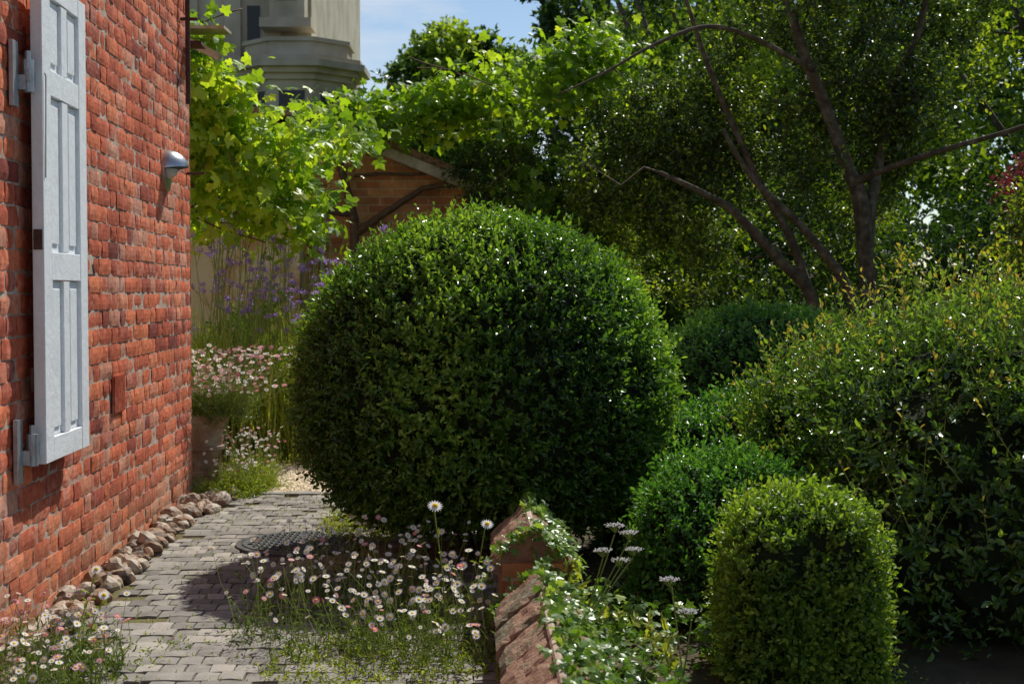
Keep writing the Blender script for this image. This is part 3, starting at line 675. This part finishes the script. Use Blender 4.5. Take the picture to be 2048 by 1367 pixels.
# ------------------------------------------------------------------ flowers
def daisies(parent,P,N,r,pink,petal=14,name='flowers',droop=.15):
    n=len(P); T=[(0,0,0)]; K=petal
    for i in range(K*2):
        a=math.pi*i/K; q=1.0 if i%2==0 else .62; T.append((q*math.cos(a),q*math.sin(a),droop*q))
    F=[(0,i+1,(i+1)%(2*K)+1) for i in range(2*K)]
    scatter(name,P,norm(np.cross(N,rng.normal(size=N.shape))),N,r,1.0,np.clip(pink,0,1),(T,F),M_white,parent)
    T2=[(0,0,.26)]+[(.34*math.cos(2*math.pi*i/8),.34*math.sin(2*math.pi*i/8),.13) for i in range(8)]+[(.34*math.cos(2*math.pi*i/8),.34*math.sin(2*math.pi*i/8),.02) for i in range(8)]
    F2=[(0,i+1,(i+1)%8+1) for i in range(8)]+[(i+1,i+9,(i+1)%8+9,(i+1)%8+1) for i in range(8)]
    scatter(name+'_centres',P,norm(np.cross(N,rng.normal(size=N.shape))),N,r,1.0,np.zeros(n),(T2,F2),M_yel,parent)
def fleabane(name,base,h,nf,nleaf,r=.0125,pinkp=.25,lean=.25,lm=None,L=.028,lh=.75):
    e=empty(name); B=base(nf); H=h(B)*rng.uniform(.35,1.1,nf); 
    tip=B+np.stack([rng.normal(0,lean,nf)*H,rng.normal(-.1,lean,nf)*H,H],1)
    Nn=norm(rng.normal(0,.4,(nf,3))+np.array([.0,-.6,1]))
    pink=np.where(rng.random(nf)<pinkp,rng.uniform(.7,1,nf),rng.uniform(0,.5,nf))
    daisies(e,tip,Nn,r*rng.uniform(.6,1.15,nf),pink)
    m=MB()
    for i in range(nf):
        mid=(B[i]+tip[i])/2+rng.normal(0,.015,3); m.tube([B[i],mid,tip[i]-Nn[i]*.001],[.0013,.0011,.0009],3,cap=False)
    m.obj('stalks',[M_stem],e)
    ns=max(nleaf//9,1); Bq=base(ns); Hq=h(Bq); D=norm(rng.normal(0,.65,(ns,3))+np.array([0,0,.8]))
    pos,ax,nr=sprigs(Bq,D,9,Hq*rng.uniform(.25,lh,ns),1.1,.5)
    tone=np.clip(.4+.25*(pos[:,2]/max(Hq.max(),.01))+rng.normal(0,.17,len(pos)),0,1)
    pos[:,2]=np.maximum(pos[:,2],.02)
    scatter('leaves',pos,ax,nr,L*rng.uniform(.5,1.2,len(pos)),.25,tone,OVAL,lm or M_weedd,e)
    return e
def inell(cx,cy,rx,ry,z=.015):
    def f(n):
        a=rng.uniform(0,6.28,n);q=np.sqrt(rng.random(n)); return np.stack([cx+rx*q*np.cos(a),cy+ry*q*np.sin(a),np.full(n,z)],1)
    return f
const=lambda v:(lambda B:np.full(len(B),v))
f1,f2=inell(-.58,5.2,.42,.75),inell(-.30,4.75,.30,.42)
fleabane('fleabane_patch',lambda n:np.concatenate([f1(n*2//3),f2(n-n*2//3)]),const(.26),360,5000,.0145,.14,lh=.6)
f3=inell(-1.5,4.25,.30,.45)
fleabane('fleabane_patch',f3,const(.20),230,4000,.013,.4)
f4=inell(-1.62,8.60,.17,.36)
fleabane('fleabane_patch',f4,const(.34),150,4300,.014,.3,lm=M_weed)
f6=inell(-1.80,8.56,.20,.14,.46)
fleabane('potted_fleabane',f6,const(.38),480,4200,.0175,.5,.65)
e=empty('paving_weeds')
def mat_of(n,cx,cy,rx,ry,h,L,mat,nm,W=.4,tmpl=OVAL):
    P=inell(cx,cy,rx,ry,.012)(n); keep=N3(P*6)>-.4; P=P[keep]; D=norm(rng.normal(0,.6,P.shape)+np.array([0,0,.7]))
    pos,ax,nr=sprigs(P,D,6,h*rng.uniform(.3,1.2,len(P)),1.,.5); pos[:,2]=np.maximum(pos[:,2],.012)
    scatter(nm,pos,ax,nr,L*rng.uniform(.5,1.2,len(pos)),W,np.clip(.5+rng.normal(0,.22,len(pos)),0,1),tmpl,mat,e)
mat_of(800,-.68,7.2,.28,.6,.10,.02,M_weed,'moss_patch')
mat_of(300,-.3,6.2,.5,.6,.07,.02,M_weed,'weed_patch')
mat_of(350,-1.68,8.3,.2,.18,.09,.025,M_weed,'grass_patch')
mat_of(450,-.4,4.5,.42,.35,.05,.018,M_weed,'weed_patch_low')
mat_of(300,-1.2,4.2,.35,.6,.03,.015,M_weed,'weed_patch_edge')
P=np.stack([rng.uniform(-1.8,0,2200),rng.uniform(3.9,8.4,2200),np.full(2200,.008)],1)
P[:,1]=4.71+np.round((P[:,1]-4.71)/.098)*.098+rng.normal(0,.006,2200); P=P[N1(P*2.2)+rng.normal(0,.4,2200)>-.2]
pos,ax,nr=sprigs(P,norm(rng.normal(0,.5,P.shape)+np.array([0,0,.6])),4,.014,1,.5)
scatter('joint_moss',pos,ax,nr,.009,.5,np.clip(.5+rng.normal(0,.25,len(pos)),0,1),OVAL,M_weed,e)
M_lit=leafmat('dry_litter',[(0,(.20,.09,.03)),(.5,(.42,.24,.09)),(1,(.60,.45,.22))],.1,(1,1,1),.8)
n=6000;P=np.stack([rng.uniform(-1.75,0.0,n),rng.uniform(3.8,8.3,n),np.full(n,.019)],1);P=P[N2(P*2.5)+rng.normal(0,.3,n)>.3]
P2=np.stack([rng.uniform(.25,1.3,2500),rng.uniform(3.5,7,2500),np.full(2500,.008)],1);P=np.concatenate([P,P2])
scatter('leaf_litter',P,rng.normal(size=P.shape)*np.array([1,1,.15]),rng.normal(0,.3,P.shape)+np.array([0,0,1]),rng.uniform(.005,.016,len(P)),.5,rng.random(len(P)),OVAL,M_lit)
shrubmass('border_plants',[((-2.25,11.2,.5),(.5,.4,.55),50),((-.9,12.4,.6),(1.0,.4,.7),60),((-2.0,12.2,.7),(.5,.3,.5),25)],.2,8,10,.055,M_box,OVAL,.5,.4)
def oxeye(base,tip,r=.028):
    e=empty('oxeye_daisy'); b=np.array(base);t=np.array(tip); Nn=norm(np.array([[.15,-.6,.8]]))
    daisies(e,t[None],Nn,np.array([r]),np.array([0.]),16,'flower_head',-.05)
    m=MB(); m.tube(wob([b,(b+t)/2+np.array([.01,0,0]),t-Nn[0]*.002],.004,4),.0022,5); m.obj('stem',[M_stem],e)
    pos,ax,nr=sprigs(b[None],norm((t-b)[None]),9,np.linalg.norm(t-b)*.8,1.0); scatter('leaves',pos,ax,nr,.035,.3,np.full(len(pos),.6),OVAL,M_weed,e)
oxeye((-.22,4.75,.02),(-.255,4.7,.495)); oxeye((-.17,4.9,.02),(-.085,4.85,.41),.024)
oxeye((-1.52,4.95,.02),(-1.47,5.0,.225),.022);oxeye((-1.46,4.85,.02),(-1.40,4.85,.165),.022)
def umbel(base,tips):
    e=empty('cow_parsley'); m=MB(); b=np.array(base,float); w_=MB()
    for t in tips:
        t=np.array(t,float); m.tube(wob([b,b*.5+t*.5+np.array([0,0,-.02]),t-np.array([0,0,.03])],.006,4),.0025,5)
        for j in range(13):
            a=j*2.4; q=.034*math.sqrt(j/13); p=t+np.array([q*math.cos(a),q*math.sin(a),-.12*q]); m.tube([t-np.array([0,0,.03]),p],.0009,3,cap=False)
            for kx in range(7):
                pp=p+rng.normal(0,.0042,3)*np.array([1,1,.4]); r_=.0024
                w_.add([pp+np.array(o)*r_ for o in((1,0,0),(0,1,0),(-1,0,0),(0,-1,0),(0,0,1),(0,0,-1))],[(0,1,4),(1,2,4),(2,3,4),(3,0,4),(1,0,5),(2,1,5),(3,2,5),(0,3,5)],0,rng.uniform(0,.5))
    m.obj('stems',[M_stem],e); w_.obj('florets',[M_white],e)
    pos,ax,nr=sprigs(np.array([b]*6),norm(rng.normal(0,.4,(6,3))+np.array([0,0,.8])),9,.2,1.1,.5); scatter('leaves',pos,ax,nr,.05,.4,rng.uniform(.4,1,len(pos)),LOBE,M_weed,e)
umbel((.24,4.7,.1),[(.345,4.72,.43),(.39,4.7,.41),(.41,4.75,.345),(.30,4.65,.36),(.37,4.8,.30)])
umbel((.50,4.2,.05),[(.47,4.2,.355),(.52,4.15,.27)])
iv=empty('ivy'); 
def ivy_pts(n,y0,y1,ridge,half,drop,side):
    y=rng.uniform(y0,y1,n); q=np.clip(np.abs(rng.normal(.55,.5,n)),0,1.7); x=lwx(y)+side*half*np.minimum(q,1.15); z=ridge-drop*np.minimum(q,1)-np.maximum(q-1,0)*.35+.022
    return np.stack([x,y,z],1)
P=np.concatenate([ivy_pts(800,2.9,4.42,.325,.135,.115,1),ivy_pts(260,4.3,4.85,.30,.135,.115,1),ivy_pts(550,4.78,5.5,.395,.14,.125,1),ivy_pts(150,4.78,5.1,.395,.14,.125,-1),ivy_pts(190,4.2,4.8,.25,.135,.115,-1)])
cl=N1(P*9)>-.5; P=P[cl]+rng.normal(0,.012,(cl.sum(),3))
scatter('leaves',P,norm(rng.normal(0,.6,P.shape)+np.array([.3,-.3,-.4])),norm(rng.normal(0,.4,P.shape)+np.array([.4,-.2,1])),rng.uniform(.018,.042,len(P)),.95,np.clip(.5+rng.normal(0,.25,len(P)),0,1),LOBE,M_ivy,iv)
P=np.concatenate([inell(.33,3.9,.14,.7,.02)(500),inell(.3,4.9,.15,.5,.02)(250),inell(.62,4.9,.22,.5,.02)(350)]);P[:,2]+=rng.uniform(0,.12,len(P))
scatter('ground_leaves',P,norm(rng.normal(0,.7,P.shape)),norm(rng.normal(0,.4,P.shape)+np.array([0,0,1])),rng.uniform(.02,.045,len(P)),.95,np.clip(.4+rng.normal(0,.25,len(P)),0,1),LOBE,M_ivy,iv)

pot=empty('terracotta_pot'); mb=MB(); PC=(-1.90,8.62,.0); pr=.9
mb.lathe(PC,[(a*pr,b) for a,b in [(.0,.0),(.12,0),(.128,.02),(.13,.10),(.148,.105),(.148,.125),(.136,.13),(.150,.25),(.168,.255),(.168,.275),(.155,.28),(.175,.41),(.195,.42),(.20,.47),(.185,.475),(.175,.44),(.0,.43)]],40)
mb.obj('pot_body',[M_terra],pot,False)

# ------------------------------------------------------------------ verbena and grasses
vb=empty('verbena_clump'); m=MB(); tips=[]
for i in range(62):
    x=rng.uniform(-2.35,-1.35); y=rng.uniform(9.9,10.9); H=rng.uniform(1.2,2.0)*(1. if x<-1.6 else .88)
    b=np.array([x,y,0.]); t=b+np.array([rng.normal(.08,.15),rng.normal(0,.12),H])
    pth=wob([b,b*.5+t*.5,t],.015,4); m.tube(pth,np.linspace(.005,.0028,len(pth)),4)
    if rng.random()<.85:
        for s_ in range(rng.integers(2,5)):
            q=pth[rng.integers(5,8)]; tt=q+np.array([rng.normal(0,.12),rng.normal(0,.09),rng.uniform(.1,.3)]); m.tube([q,q*.5+tt*.5+np.array([0,0,-.02]),tt],.0022,3); tips.append(tt)
        tips.append(t)
m.obj('stems',[M_stem],vb)
tips=np.array(tips); P=np.repeat(tips,30,0)+rng.normal(0,.013,(len(tips)*30,3))*np.array([1,1,.6])
scatter('flower_heads',P,rng.normal(size=P.shape),rng.normal(size=P.shape),.017,.8,rng.random(len(P)),KITE,M_lil,vb)
n=1900; P=np.stack([rng.uniform(-2.4,-1.25,n),rng.uniform(9.9,11.0,n),np.zeros(n)],1)
scatter('grass_blades',P,norm(rng.normal(0,.16,P.shape)+np.array([0,0,1])),norm(rng.normal(size=P.shape)+np.array([0,-.8,0])),rng.uniform(.3,1.2,n),.012,np.clip(.65+rng.normal(0,.25,n),0,1),BLADE,M_weed,vb)
sp=P[:420]; pos,ax,nr=sprigs(sp,norm(rng.normal(0,.15,sp.shape)+np.array([0,0,1])),14,rng.uniform(.4,1.2,420),.9,.4)
scatter('stem_leaves',pos,ax,nr,.05,.16,np.clip(.5+rng.normal(0,.2,len(pos)),0,1),KITE,M_weed,vb)
print('done')
